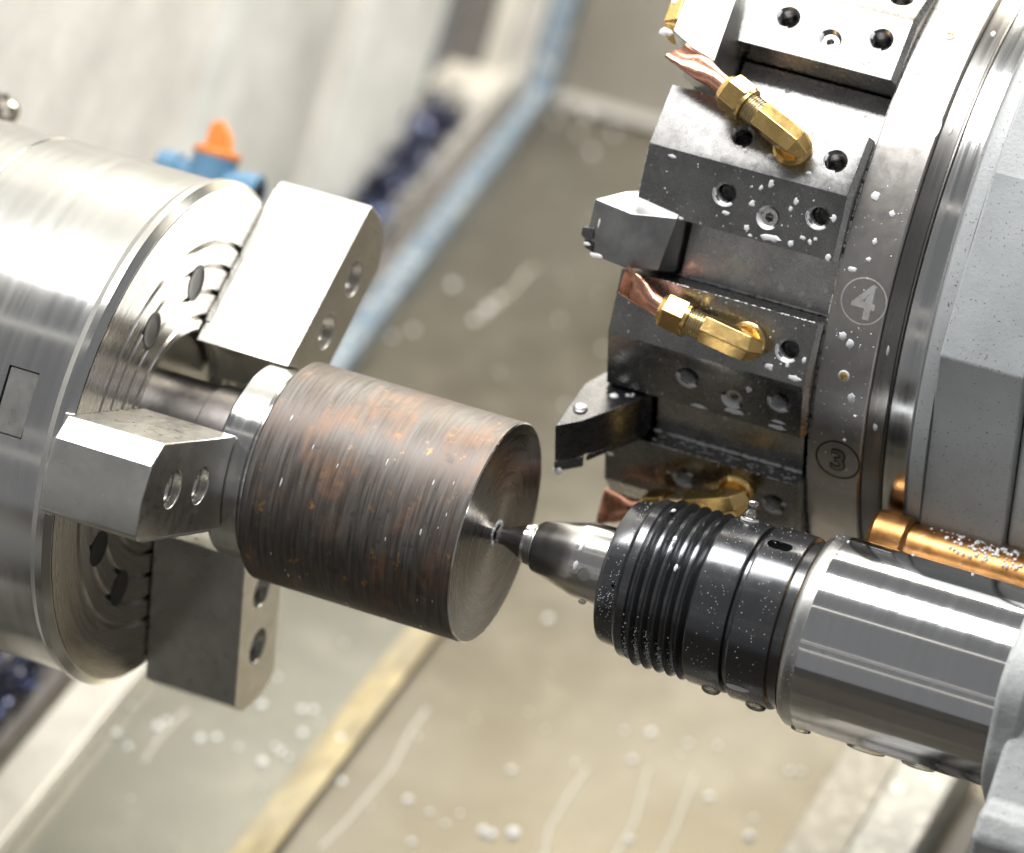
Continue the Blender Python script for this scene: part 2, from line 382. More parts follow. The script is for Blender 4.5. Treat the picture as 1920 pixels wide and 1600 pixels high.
for px, py, r_ in SP:
    r_ *= .8
    h = 15 if px < 640 and py > 1200 else 1
    x, s_ = ray_slant(px, py, h); r_ *= 1.15
    mb.blob(SL(x, s_, h), SN, (1, 0, 0), r_*1.1, r_*1.35, r_*.9)
for _ in range(160):
    x, s_ = random.uniform(-1200, 1200), random.uniform(1300, 4600); r_ = random.uniform(2, 5)
    mb.blob(SL(x, s_, 17 if (x < -620 and s_ < 2650) else 1), SN, (1, 0, 0), r_, r_*1.4, r_*.8, 7)
mb.build('coolant_drops', M['milk'], kind='stuff', label='white coolant drops scattered over the slanted sheet metal bed', cat='coolant drops')
mb = MB()
for path in ([(800,1330),(770,1370),(735,1440),(700,1480),(650,1540),(600,1590)], [(1100,1440),(1060,1500),(1030,1550),(1015,1620)], [(1305,1450),(1285,1500),(1262,1560),(1235,1610)],
             [(350,1330),(300,1380),(268,1430)], [(1000,500),(960,545),(900,600)], [(1215,1440),(1190,1540),(1150,1610)]):
    pts = []
    for q in path:
        h = 15 if q[0] < 640 and path[0][0] < 400 else 1
        x, s_ = ray_slant(*q, h); pts.append(SL(x, s_, h))
    mb.tube(pts, [4.5]*len(pts), 8, squash=[(1, .35)]*len(pts), ref=SN)
mb.build('coolant_run_marks', M['streak'], kind='stuff', label='pale dried run marks of coolant down the slanted sheet', cat='run marks')

def chips(name, quad, n, h, label):
    mb = MB()
    (xa, sa), (xb, sb) = quad
    for _ in range(n):
        x = random.uniform(xa, xb); s_ = random.uniform(sa, sb); hh = h+random.uniform(0, 130)*random.random()
        x += (s_-sa)/(sb-sa)*(-60)
        c = SL(x, s_, hh); ax = Vector((random.uniform(-1, 1), random.uniform(-1, 1), random.uniform(-1, 1))).normalized()
        bx = ax.cross(Vector((.3, .5, .8))).normalized(); cx = ax.cross(bx); R = random.uniform(9, 24); wd = random.uniform(5, 12); tn = random.uniform(.8, 2.2); ph = random.uniform(0, 6)
        vs = []; k = 9
        for i in range(k):
            a = ph+tn*math.pi*i/(k-1); p = c + bx*R*math.cos(a) + cx*R*math.sin(a) + ax*wd*1.1*i/3
            vs += [p, p+ax*wd]
        mb.add(vs, [(2*i, 2*i+1, 2*i+3, 2*i+2) for i in range(k-1)])
    return mb.build(name, M['chip'], kind='stuff', label=label, cat='metal chips')
chips('metal_chips', ((-1585, 3350), (-1440, 4400)), 1300, 62, 'blue curled steel chips heaped at the foot of the headstock wall')
chips('metal_chips', ((-1600, 1450), (-1350, 2300)), 1700, 62, 'dark steel chips piled in the gutter below the chuck')

# ------------------------------------------------------------------ chuck
XC = -680
chuck = empty('lathe_chuck', (XC, 0, 0), 'large round silver lathe chuck with three stepped jaws and concentric grooves on its face', 'chuck')
mb = MB(); mb.lathe([(-700, 300), (-700, 480), (-690, 494), (-370, 494), (-367, 491), (-364, 491), (-361, 494), (-40, 494), (-26, 503), (-12, 503), (0, 489), (0, 486), (-16, 486), (-16, 205)], 192)
body = mb.build('chuck_body', M['chuck'], chuck)
cm = MB(); cm.prism([(-150, -600, -75), (-88, -600, -75), (-88, -600, 50), (-150, -600, 50)], (0, 160, 0))
cut(body, cm)
mb = MB(); mb.box((-168, -445, -73), (-100, -436, 53)); mb.lathe([(-1, 0), (2, 26)], 6)
mb = MB(); mb.box((-148.5, -489, -73.5), (-89.5, -438, 48.5)); mb.build('jaw_key', M['jaw'], chuck, bevel=3)
# face: rings between V grooves
prof = [(1, 486)]
for g in (384, 337, 286, 236): prof += [(1, g+6), (-4, g+2.5), (-6, g), (-4, g-2.5), (1, g-6)]
prof += [(1, 212), (-6, 205), (-60, 205)]
fc = MB(); fc.lathe(prof, 192, cap=False); fp = fc.build('face_plate', M['chuck_face'], chuck)
# three jaws with slots in between; bore
mb = MB(); mb.lathe([(-60, 205), (-60, 150), (-58, 145), (-200, 145), (-200, 0)], 96, cap=False); mb.lathe([(-58, 196), (-28, 196), (-22, 190), (-22, 172), (-30, 166), (-58, 166)], 96, closed=True)
mb.build('bore', M['bore'], chuck)
# jaw in its own frame: radial direction = +Z, tangential (towards camera for the first jaw) = -Y
def jaw_mesh():
    mb = MB(); t1, t0 = -119, 62
    out = []
    for i in range(13):          # gripping arc
        a = rad(-36 + i*(54/12.0)); out.append((0, 192*math.sin(a), 192*math.cos(a)))
    out = [(0, t1, 150)] + [p for p in out if t1 < p[1] < t0] + [(0, t0, 182), (0, t0, 520), (0, t0-40, 556), (0, t1+70, 566), (0, t1+8, 548), (0, t1, 536)]
    mb.prism([(3, y, z) for _, y, z in out], (196, 0, 0)); return mb
jm = jaw_mesh(); jaw = jm.build('jaw', M['jaw'], chuck, label='top jaw, brightly lit with its serrated edge')
cm = MB()
for z, r_ in ((300, 36), (430, 36)):
    cm.lathe([(120, r_), (230, r_)], 40, cy=-28, cz=z)
cut(jaw, cm); jaw.modifiers.clear(); b = jaw.modifiers.new('bevel', 'BEVEL'); b.width = 2.5*S; b.segments = 2; b.limit_method = 'ANGLE'; b.angle_limit = rad(40)
sr = MB()
for i in range(44):
    z = 196+i*7.4; sr.prism([(3, -124, z), (3, -124, z+3.6), (3, -117, z+1.8)], (11, 0, 0)); sr.prism([(188, -122, z), (188, -122, z+3.0), (188, -117, z+1.5)], (12, 0, 0))
srr = sr.build('serration', M['jaw'], jaw, kind='stuff')
for z in (300, 430):
    s_ = MB(); s_.lathe([(164, 0), (164, 12), (172, 14), (180, 24), (180, 33), (121, 33)], 32, cy=-28, cz=z); s_.build('jaw_screw', M['centre'], jaw)
jaw.rotation_euler = (0, 0, 0)
# rotation about +X: +Z turns towards -Y for positive angles
jaw.rotation_euler.x = -rad(28.8)
j2 = copy_part(jaw, chuck, -rad(148.8)); j3 = copy_part(jaw, chuck, -rad(262.5))
j2['label'] = 'lower jaw in shade behind the bar'; j3['label'] = 'jaw nearest the camera'
# face screws between the jaws; shade of their recesses is put into the colour
fs = MB(); fs.lathe([(-8, 36), (1.7, 36), (2.2, 34.5), (2.2, 31), (1.7, 30), (1.9, 13), (1.5, 0)], 40, cz=311, cap=False)
f0 = None
for k, th in enumerate((-20, -54, 68, 111, 188, 220)):
    if f0 is None: f0 = fs.build('face_screw', M['screw_shade'], chuck); f0.rotation_euler.x = -rad(th)
    else: copy_part(f0, chuck, -rad(th))
# side plugs
for xx, an in ((-360, -24), (-300, 188)):
    a = rad(an); p = MB(); d = Vector((0, -math.cos(a), math.sin(a)))
    p.tube([Vector((xx, 0, 0))+d*480, Vector((xx, 0, 0))+d*496.5], 22, 32); p.build('side_plug', M['bore'], chuck, bevel=1.5)

# spindle nose behind the chuck
mb = MB(); mb.lathe([(-1610, 420), (-1390, 420), (-1382, 412), (-1382, 300)], 128)
mb.build('spindle_nose', M['etched'], None, (-1600, 0, 0), label='steel spindle nose behind the chuck at the headstock wall', cat='spindle')

# ------------------------------------------------------------------ bar
bar = empty('steel_bar', (0, 0, 0), 'rusty brown steel bar held between the chuck jaws and the live center', 'steel bar')
mb = MB(); mb.lathe([(-434, 190), (-434, 210), (-429, 215), (-2, 215)], 192, cap=False); mb.build('rusty_body', M['rust'], bar)
mb = MB(); mb.lathe([(-2.1, 215.1), (.3, 212.8), (.5, 211.5)], 192, cap=False); mb.build('end_chamfer', M['collar'], bar)
mb = MB(); mb.lathe([(.45, 211.8), (.5, 24), (-10, 19), (-40, 3), (-42, 0)], 192, cap=False); mb.build('end_face', M['bar_face'], bar)
mb = MB(); mb.lathe([(-516, 120), (-516, 183), (-511, 188), (-452, 188), (-450, 180), (-444, 178), (-442, 190), (-433, 192)], 160, cap=False); mb.build('turned_collar', M['collar'], bar)
mb = MB(); mb.lathe([(-730, 118), (-600, 118), (-596, 124), (-516, 124)], 128, cap=False); mb.build('neck', M['bore'], bar)  # dark steel colour stands in for the shadow under the jaws
mb = MB()
for i in range(26):
    a = rad(i*360/26+random.uniform(-5, 5)); r_ = 23+random.uniform(-2, 2)
    mb.blob((.5, -r_*math.cos(a), r_*math.sin(a)), (1, 0, 0), (0, 0, 1), random.uniform(3, 5.5), random.uniform(3, 5), 3, 8)
for i in range(22):
    a = rad(random.uniform(-85, 40)); x = random.uniform(-420, -30); r_ = random.uniform(.8, 1.8)
    p = Vector((x, -215*math.cos(a), 215*math.sin(a))); nn = Vector((0, -math.cos(a), math.sin(a)))
    mb.blob(p, nn, (1, 0, 0), r_, r_*random.uniform(1.5, 6), r_*.5, 7)
mb.build('coolant_bead', M['milk'], bar, kind='stuff')

# ------------------------------------------------------------------ live center
lc = empty('live_center', (300, 0, 0), 'black ribbed live center whose steel point supports the end of the bar', 'live center')
def lpart(name, prof, mat, seg=128, **kw):
    mb = MB(); mb.lathe(prof, seg, **kw); return mb.build(name, M[mat], lc, (300, 0, 0))
lpart('point', [(-14, 2), (-12, 4), (8, 17), (22, 18), (60, 34), (62, 36), (68, 36), (70, 34)], 'centre')
lpart('point_collar', [(69, 36), (70, 40), (80, 41), (81, 38), (88, 38)], 'etched')
nose = lpart('nose', [(86, 36), (86, 46), (90, 49), (172, 71), (178, 73), (262, 77)], 'centre')
cm = MB()
for an in (-19.3, 100.7, 220.7):
    a = rad(an); d = Vector((0, -math.cos(a), math.sin(a))); cm.tube([Vector((208-300, 0, 0))+d*50, Vector((208-300, 0, 0))+d*95], 13, 32)
cut(nose, cm)
prof = [(252, 60), (252, 126), (256, 134), (262, 137), (288, 139), (293, 140), (300, 150), (303, 152), (318, 152)]
for k in range(5):
    x = 322+k*23
    prof += [(x, 147), (x+3, 146), (x+5, 149), (x+7.5, 156), (x+11.5, 160), (x+15.5, 156), (x+18, 149), (x+20, 146.5)]
prof += [(438, 150), (441, 158), (444, 160), (508, 161), (513, 159), (516, 150), (522, 150), (525, 162), (529, 165), (598, 165.5), (603, 164), (606, 157), (626, 157), (626, 90)]
slv = lpart('sleeve', prof, 'black', 160)
cm = MB(); path = []
for an in (55.2, 52.0):
    pass
def polar(x, r_, an): a = rad(an); return Vector((x, -r_*math.cos(a), r_*math.sin(a)))
cps = []
for k in range(17):          # slotted hole
    a = 2*math.pi*k/16
cx0, cx1, rr = 545, 569, 12
out = [(cx1+rr*math.cos(q), rr*math.sin(q)) for q in [(-math.pi/2)+math.pi*i/10 for i in range(11)]] + [(cx0+rr*math.cos(q), rr*math.sin(q)) for q in [(math.pi/2)+math.pi*i/10 for i in range(11)]]
dn = polar(0, 1, 52); tg = Vector((0, math.sin(rad(52)), math.cos(rad(52))))
cm.prism([Vector((x-300, 0, 0))+dn*140+tg*y for x, y in out], dn*50)
for x, an in ((287, -10.7), (470, -150), (287, 169)):
    q = polar(0, 1, an); cm.tube([Vector((x-300, 0, 0))+q*120, Vector((x-300, 0, 0))+q*170], 5, 20)
cut(slv, cm)
# grease nipple on top of the sleeve
gn = MB(); d = polar(0, 1, 80); o0 = Vector((470, 0, 0))
gn.tube([o0+d*155, o0+d*166], 15, n=6); nip = gn.build('grease_nipple', M['nickel'], lc, (300, 0, 0), bevel=1.2)
gn = MB(); gn.tube([o0+d*166, o0+d*168, o0+d*176, o0+d*180, o0+d*184, o0+d*192, o0+d*198, o0+d*200], [12, 13, 11, 8, 8.5, 12.5, 10, 5], 28); g2 = gn.build('nipple_head', M['nickel'], nip, (300, 0, 0), angle=50)
gn = MB(); gn.tube([o0+d*160.5, o0+d*163.5], 17, 28); gn.build('coolant_ring', M['milk'], nip, (300, 0, 0))
mb = MB()
for x, r_, sx in ((488, 161, 16), (578, 165.5, 18)):
    mb.blob((x, -20, -r_+3), (0, -.15, -1), (1, 0, 0), sx*1.2, 15, 12, 14, .08)
mb.build('hanging_drop', M['drop'], lc, (300, 0, 0))
mb = MB()
mb.blob(polar(552, 165.5, -58), polar(0, 1, -58), (1, 0, 0), 24, 7, 4, 14, .08)
mb.blob(polar(372, 157, 34), polar(0, 1, 34), (1, 0, 0), 4, 6, 3); mb.blob(polar(340, 157, 60), polar(0, 1, 60), (1, 0, 0), 4, 7, 3); mb.blob(polar(395, 157, 14), polar(0, 1, 14), (1, 0, 0), 4, 7, 3)
mb.blob(polar(188, 73.5, 28), polar(0, 1, 28), (1, 0, 0), 5, 22, 2.5, 12, .15); mb.blob(polar(188, 73.5, -10), polar(0, 1, -10), (1, 0, 0), 5, 10, 2.5, 12, .15)
mb.blob(polar(200, 75, -86), polar(0, 1, -86), (1, 0, 0), 8, 6, 6)
for _ in range(420):
    x = random.choice([random.uniform(262, 292), random.gauss(480, 22), random.uniform(530, 600), random.gauss(500, 40), random.gauss(285, 5)]); an = random.uniform(-75, 88)
    if x < 300 and random.random() < .5: an = random.gauss(-25, 12)
    if not (262 < x < 292 or 446 < x < 506 or 531 < x < 598): continue
    rs = 138 if x < 295 else 161 if x < 510 else 165.5; r_ = random.uniform(.35, 1.1)
    if rs == 138: rs = 137.3+(x-262)*.065
    mb.blob(polar(x, rs, an), polar(0, 1, an), (1, 0, 0), r_, r_, r_*.8, 5)
for _ in range(260):         # grit gathered low in the grooves
    x = 322+random.choice([0, 23, 46, 69])+random.uniform(-3, 4)+ (0 if random.random() < .7 else 20); an = random.gauss(-62, 13); r_ = random.uniform(.5, 1.7)
    mb.blob(polar(x, 150.5, an), polar(0, 1, an), (1, 0, 0), r_, r_*1.4, r_, 5)
mb.build('coolant_speck', M['milk'], lc, (300, 0, 0), kind='stuff')

# quill and tailstock
ql = empty('tailstock_quill', (900, 0, 0), 'thick polished steel quill carrying the black live center', 'quill')
mb = MB(); mb.lathe([(627, 100), (627, 168), (629, 172)], 160); mb.build('brass_washer', M['brass'], ql, (900, 0, 0))
mb = MB(); mb.lathe([(629, 90), (629, 166), (632, 174), (640, 181), (645, 182.4), (664, 182.4)], 192, cap=False); mb.build('chamfered_rim', M['etched'], ql, (900, 0, 0))
mb = MB(); mb.lathe([(663, 182.5), (667, 183), (1400, 183)], 256, cap=False); mb.build('quill_barrel', M['polished'], ql, (900, 0, 0))
mb = MB()
for x, an, r_ in ((668, 70, 2.5), (780, 84, 3), (900, 78, 3)):
    mb.blob(polar(x, 183, an), polar(0, 1, an), (1, 0, 0), r_, r_*1.5, r_)
for _ in range(150):
    x = random.uniform(640, 664); an = random.uniform(-70, 85); r_ = random.uniform(.4, 1.2); mb.blob(polar(x, 182.2, an), polar(0, 1, an), (1, 0, 0), r_, r_, r_*.7, 5)
mb.build('coolant_speck', M['milk'], ql, (900, 0, 0), kind='stuff')
mb = MB()
for x, sx in ((672, 20), (800, 40), (900, 35)): mb.blob((x, -22, -181), (0, -.12, -1), (1, 0, 0), sx, 12, 7, 14, .08)
mb.build('hanging_drop', M['drop'], ql, (900, 0, 0))

ts = MB()
out = []
for i in range(64):
    a = 2*math.pi*i/64; r_ = 214+5*math.sin(3*a)+5*math.sin(7*a+1)
    y, z = -r_*math.cos(a), r_*math.sin(a)
    out.append((y, z))
ts.prism([(1035, y, z) for y, z in out], (60, 0, 0))
ts.prism([(1068, y, z) for y, z in [(-205, -196), (-232, -214), (-238, -262), (-200, -318), (-60, -340), (320, -340), (320, 170), (60, 235), (-60, 228), (-160, 120)]], (700, 0, 0))
ts.build('tailstock_housing', M['paint_rough'], None, (1300, 0, -100), bevel=14, bseg=3, label='rough grey painted casting around the polished quill at lower right', cat='tailstock')

# ------------------------------------------------------------------ turret
YC, ZC, EF, HF = 724, 765, 690, 185
PH = [16.4+30*k for k in range(12)]
tur = empty('tool_turret', (270, YC, ZC), 'twelve-sided steel tool turret with numbered band and rows of screw holes', 'turret')
ORG = (270, YC, ZC)
def E(phi): a = rad(phi); return Vector((0, -math.cos(a), math.sin(a)))
def T(phi): a = rad(phi); return Vector((0, math.sin(a), math.cos(a)))
def TP(x, e, t_, phi): return Vector((x, YC, ZC)) + E(phi)*e + T(phi)*t_
XA, XB = 70, 464
out = []
for ph in sorted(PH, reverse=True):
    out += [TP(XA, EF, HF, ph), TP(XA, EF, 60, ph), TP(XA, 500, 60, ph), TP(XA, 500, -60, ph), TP(XA, EF, -60, ph)]
mb = MB(); mb.prism(out, (XB-XA, 0, 0)); disc = mb.build('tool_disc', M['disc'], tur, ORG)
cm = MB()
HOLES = [(235, 130, 19), (326, 107, 17), (420, 134, 19), (235, -124, 19), (420, -124, 19)]
for ph in PH:
    for x, t_, r_ in HOLES:
        p = TP(x, EF, t_, ph)-Vector(ORG); e = E(ph)
        if x == 326: cm.tube([p-e*22, p-e*7, p+e*1, p+e*8], [r_, r_, r_+7, r_+13], 28)
        else:
            q_ = [70]+[6+3*i for i in range(12)][::-1]
            cm.tube([p-e*h for h in q_]+[p+e*1, p+e*8], [r_-2]+[r_-(1.6 if i % 2 else 0) for i in range(12)]+[r_+5, r_+11], 32)
cut(disc, cm)
bv = disc.modifiers.new('bevel', 'BEVEL'); bv.width = 1.6*S; bv.segments = 2; bv.limit_method = 'ANGLE'; bv.angle_limit = rad(25)
# bevelled rear edge of the blocks
lo = []; hi = []
for ph in sorted(PH, reverse=True):
    for e_, t_ in ((EF, HF), (EF, 60), (560, 60), (560, -60), (EF, -60)):
        lo.append(TP(XB+.4, e_-1, t_, ph)); hi.append(TP(XB+9, e_-13, t_*(.985 if t_ == HF else 1), ph))
mb = MB(); nl = len(lo); mb.add(lo+hi, [(i, (i+1) % nl, nl+(i+1) % nl, nl+i) for i in range(nl)]+[tuple(range(nl, 2*nl)), tuple(reversed(range(nl)))])
mb.build('block_bevel', M['shank'], tur, ORG)  # brighter steel than the blocks: the edge's lit look is in the colour
# set screws with hex sockets
ss = MB(); p0 = Vector((326-270, 0, 0))
def hexring(mb, x, ph, e0):
    c = TP(x, e0, 107, ph); e = E(ph); a1 = Vector((1, 0, 0)); a2 = T(ph); k = 24; vs = []; fs = []
    rings = [(16.8, -12, 0), (16.8, 0, 0), (9.5, 0, 1), (9.0, -12, 1), (0, -12, 1)]
    for (r_, h, hx) in rings:
        for i in range(k):
            a = 2*math.pi*i/k; q = r_
            if hx: q = r_*math.cos(math.pi/6)/math.cos(((a+math.pi/6) % (math.pi/3))-math.pi/6)
            vs.append(c+a1*q*math.cos(a)+a2*q*math.sin(a)+e*h)
    for l in range(len(rings)-1):
        for i in range(k): j = (i+1) % k; fs.append((l*k+i, l*k+j, (l+1)*k+j, (l+1)*k+i))
    mb.add(vs, fs)
for ph in PH:
    ss = MB(); hexring(ss, 326, ph, EF-10); ss.build('set_screw', M['centre'], tur, ORG, angle=35)
def tl(name, prof, mat, **kw):
    mb = MB(); mb.lathe(prof, 256, cy=YC, cz=ZC, **kw); return mb.build(name, M[mat], tur, ORG)
tl('neck_ring', [(XB+5, 560), (XB+5, 652), (XB+9, 650), (XB+9, 640), (XB+12, 640)], 'band', cap=False)
tl('number_band', [(473, 560), (473, 664), (477, 670), (577, 670), (580, 667), (580, 640)], 'band', cap=False)
tl('seam_ring', [(581, 640), (581, 655), (612, 648), (614, 646), (615, 650), (618, 651), (619, 640)], 'groove', cap=False)
tl('bearing_ring', [(619, 600), (619, 646), (622, 649), (664, 649), (668, 645), (668, 600)], 'collar', cap=False)
# small oval holes in the seam ring
sh = MB()
for ph in PH:
    for dd in random.sample((-12, -9.5, -7, -2, 1.5, 6, 9), random.choice((1, 2, 3))):
        dd += random.uniform(-.8, .8)
        c = Vector((596, YC, ZC))+E(ph+dd)*652; sh.blob(c, E(ph+dd)+Vector((.2, 0, 0)), T(ph), random.uniform(6, 12), random.uniform(2.5, 5), 3, 12, .15)
sh.build('ring_drop', M['milk'], tur, ORG, kind='stuff')
nh = MB()
# engraved station numbers, wrapped on the band
def wrap_text(s_, phi, size, off, lift, mat, name, xc=536, ring=None):
    cu_ = bpy.data.curves.new('digit', 'FONT'); cu_.body = s_; cu_.size = size; cu_.align_x = 'CENTER'; cu_.align_y = 'CENTER'; cu_.offset = off; cu_.resolution_u = 6
    to = bpy.data.objects.new('digit', cu_); C.objects.link(to); dg = bpy.context.evaluated_depsgraph_get(); dg.update()
    me = bpy.data.meshes.new_from_object(to.evaluated_get(dg)); bpy.data.objects.remove(to)
    bm = bmesh.new(); bm.from_mesh(me)
    bmesh.ops.triangulate(bm, faces=bm.faces)
    vs = [v.co.copy() for v in bm.verts]; fs = [tuple(v.index for v in f.verts) for f in bm.faces]; bm.free()
    xs = [v.x for v in vs]; ys = [v.y for v in vs]; mx, my = (min(xs)+max(xs))/2, (min(ys)+max(ys))/2
    mb = MB(); o = []
    for v in vs:
        ang = phi+math.degrees((v.y-my)/670); o.append(Vector((xc+v.x-mx, YC, ZC))+E(ang)*(670+lift))
    mb.add(o, fs); return mb.build(name, mat, tur, ORG)
def circle_mark(phi, r0, r1, lift, mat, xc=536):
    mb = MB(); k = 64; vs = []
    for i in range(k):
        a = 2*math.pi*i/k
        for r_ in (r0, r1):
            ang = phi+math.degrees(r_*math.sin(a)/670); vs.append(Vector((xc+r_*math.cos(a), YC, ZC))+E(ang)*(670+lift))
    mb.add(vs, [(2*i, 2*i+1, (2*i+3) % (2*k), (2*i+2) % (2*k)) for i in range(k)]); mb.build('number_circle', mat, tur, ORG)
M['mark_pale'] = steel('frosted_mark', (.66, .66, .65), .6, .05, 300, .00003)
M['mark_dark'] = steel('etched_mark', (.07, .065, .06), .5, .05, 300, .00002)
M['band_flat'] = steel('etched_inner', (.33, .32, .30), .35, .05, 300, .00001)
names = {16.4: '5', -13.6: '4', -42.4: '3', 46.4: '6', 76.4: '7', 106.4: '8', 136.4: '9', -73.6: '2', -103.6: '1'}
for ph, s_ in names.items():
    if s_ == '3':
        circle_mark(ph, 41.5, 45, .5, M['mark_dark']); wrap_text(s_, ph, 66, 3.4, .5, M['mark_dark'], 'station_number'); wrap_text(s_, ph, 66, 0.6, 1.0, M['band_flat'], 'number_inlay')
    elif s_ == '4':
        circle_mark(ph, 42, 45, .5, M['mark_pale']); wrap_text(s_, ph, 92, 2.0, .5, M['mark_pale'], 'station_number')
    else:
        circle_mark(ph, 42.5, 45, .5, M['mark_pale']); wrap_text(s_, ph, 66, 3.0, .5, M['mark_pale'], 'station_number'); wrap_text(s_, ph, 66, 0.6, 1.0, M['band_flat'], 'number_inlay')
# band oil plug between 4 and 3
for ph in (-26.5, 3.5-60+90, 93.5):
    pg = MB(); c = Vector((527, YC, ZC)); e = E(ph); pg.tube([c+e*664, c+e*671, c+e*672.5], [11, 11, 9.5], 28); pg.build('oil_plug', M['milk'], tur, ORG)
    pg = MB(); pg.tube([c+e*670, c+e*673.5, c+e*674.5], [8, 8, 5], 24); pg.build('plug_ball', M['brass'], tur, ORG)

# milky coolant drops on the turret faces
mb = MB()
def facedrop(ph, x, t_, rx, ry, e=EF, h=None):
    rx *= .8; ry *= .8
    mb.blob(TP(x, e, t_, ph), E(ph), (1, 0, 0), rx, ry, h or min(rx, ry)*.32, 12, .3)
for ph, x, t_, rx, ry in [(-13.6, 300, 158, 5, 7), (-13.6, 245, 95, 10, 5), (-13.6, 290, 125, 8, 7), (-13.6, 290, 78, 7, 8), (-13.6, 372, 150, 6, 9), (-13.6, 365, 135, 5, 6), (-13.6, 340, 72, 24, 9), (-13.6, 318, 170, 7, 9),
        (-13.6, 400, 88, 7, 5), (-13.6, 415, 84, 5, 7), (-13.6, 424, 92, 5, 5), (-13.6, 449, 138, 8, 8), (-13.6, 300, 66, 5, 4), (-13.6, 380, 72, 7, 8), (-13.6, 456, 66, 7, 10),
        (-13.6, 118, 172, 12, 4), (-13.6, 455, -133, 5, 8), (-13.6, 392, -165, 11, 8), (-13.6, 446, -172, 18, 6), (-13.6, 425, -152, 5, 6),
        (-43.6, 358, 142, 8, 8), (-43.6, 260, 66, 20, 5), (-43.6, 330, 78, 24, 7), (-43.6, 418, 70, 22, 7), (-43.6, 420, 84, 16, 5), (-43.6, 247, -112, 8, 5), (-43.6, 202, -122, 6, 4), (-43.6, 440, -118, 7, 5),
        (16.4, 390, 150, 6, 7), (16.4, 345, 95, 8, 8), (16.4, 280, 85, 12, 7), (16.4, 300, 79, 14, 7), (16.4, 395, 84, 24, 10), (16.4, 362, 78, 12, 8), (16.4, 265, 110, 5, 6), (16.4, 350, 172, 9, 5),
        (16.4, 300, -148, 7, 7), (16.4, 250, -150, 5, 7), (16.4, 380, -160, 8, 4)]:
    facedrop(ph, x, t_, rx, ry)
for ph, x, t_, rx, ry in [(-13.6, 250, 22, 4, 5), (-13.6, 258, 5, 5, 7), (-13.6, 245, -8, 3, 6), (-13.6, 215, 2, 6, 4), (-13.6, 330, 0, 4, 5), (-13.6, 360, -30, 6, 11), (-13.6, 300, -36, 6, 6), (-13.6, 400, -30, 7, 7), (-13.6, 420, -48, 8, 4), (-13.6, 382, -10, 3, 3), (-13.6, 445, -10, 6, 8),
        (-43.6, 300, 20, 5, 4), (-43.6, 440, 30, 4, 4), (16.4, 300, -30, 6, 5), (16.4, 260, 20, 8, 8), (16.4, 400, -40, 5, 6), (16.4, 345, -20, 8, 5), (16.4, 420, 10, 6, 4), (16.4, 395, -20, 4, 8)]:
    facedrop(ph, x, t_, rx, ry, 606 if ph != -43.6 else 652)
for ph, x, rx, ry in [(-20, 510, 8, 8), (-21, 527, 7, 10), (-30, 548, 7, 12), (3, 505, 9, 9), (1, 545, 6, 7), (-4, 528, 5, 7), (-7, 525, 5, 5), (-9.2, 500, 8, 6), (-33, 560, 4, 3), (-38, 545, 3, 3), (25, 500, 8, 6)]:
    mb.blob(Vector((x, YC, ZC))+E(ph)*670, E(ph), (1, 0, 0), rx, ry, 3.2, 12, .2)
for _ in range(620):
    ph = random.choice([16.4, -13.6, -13.6, -43.6, -43.6, 46.4]); x = random.uniform(80, 458); t_ = random.uniform(-180, 180); r_ = random.choice([.6, .7, .9, 1.1, 1.6])*random.uniform(.7, 1.2)
    if any((x-a)**2+(t_-b_)**2 < 27**2 for a, b_, _ in HOLES): continue
    e = EF
    if abs(t_) < 62:
        if x < 162 or abs(t_) > 56: continue
        e = 606 if ph != -43.6 else 652
    mb.blob(TP(x, e, t_, ph), E(ph), (1, 0, 0), r_, r_*random.uniform(.8, 1.5), r_*.6, 6)
for _ in range(240):
    ph = random.uniform(-75, 50); x = random.uniform(480, 575); r_ = random.uniform(.6, 1.6); mb.blob(Vector((x, YC, ZC))+E(ph)*670, E(ph), (1, 0, 0), r_, r_, r_*.6, 6)
# coolant and painted white highlights along the seams: left band edge, slot lips
def seam(fn, n, r0, r1):
    for i in range(n):
        p, nn, tx = fn(random.random()); mb.blob(p, nn, tx, random.uniform(r0, r1)*2.5, random.uniform(r0, r1), r0, 7)
seam(lambda q: (Vector((474, YC, ZC))+E(-75+q*125)*665, E(-75+q*125)+Vector((-1, 0, 0)), T(-75+q*125)), 420, .8, 1.9)
for ph in (-13.6, -43.6):
    seam(lambda q: (TP(162+q*300, 610 if ph > -20 else 655, -57, ph), E(ph)+T(ph), (1, 0, 0)), 150, 1.0, 3.2)
    seam(lambda q: (TP(162+q*300, 690, -60, ph), E(ph)+T(ph), (1, 0, 0)), 60, .6, 1.4)
seam(lambda q: (TP(166+q*292, 670+random.uniform(-14, 14), -59, -43.6), T(-43.6), (1, 0, 0)), 50, 1, 2.4)
seam(lambda q: (TP(76+q*85, 690, 62, -13.6), E(-13.6), (1, 0, 0)), 36, 1.6, 3.6)
seam(lambda q: (TP(70, 690, 175-q*95, -13.6), Vector((-1, 0, 0)), T(-13.6)), 10, .6, 1.2)
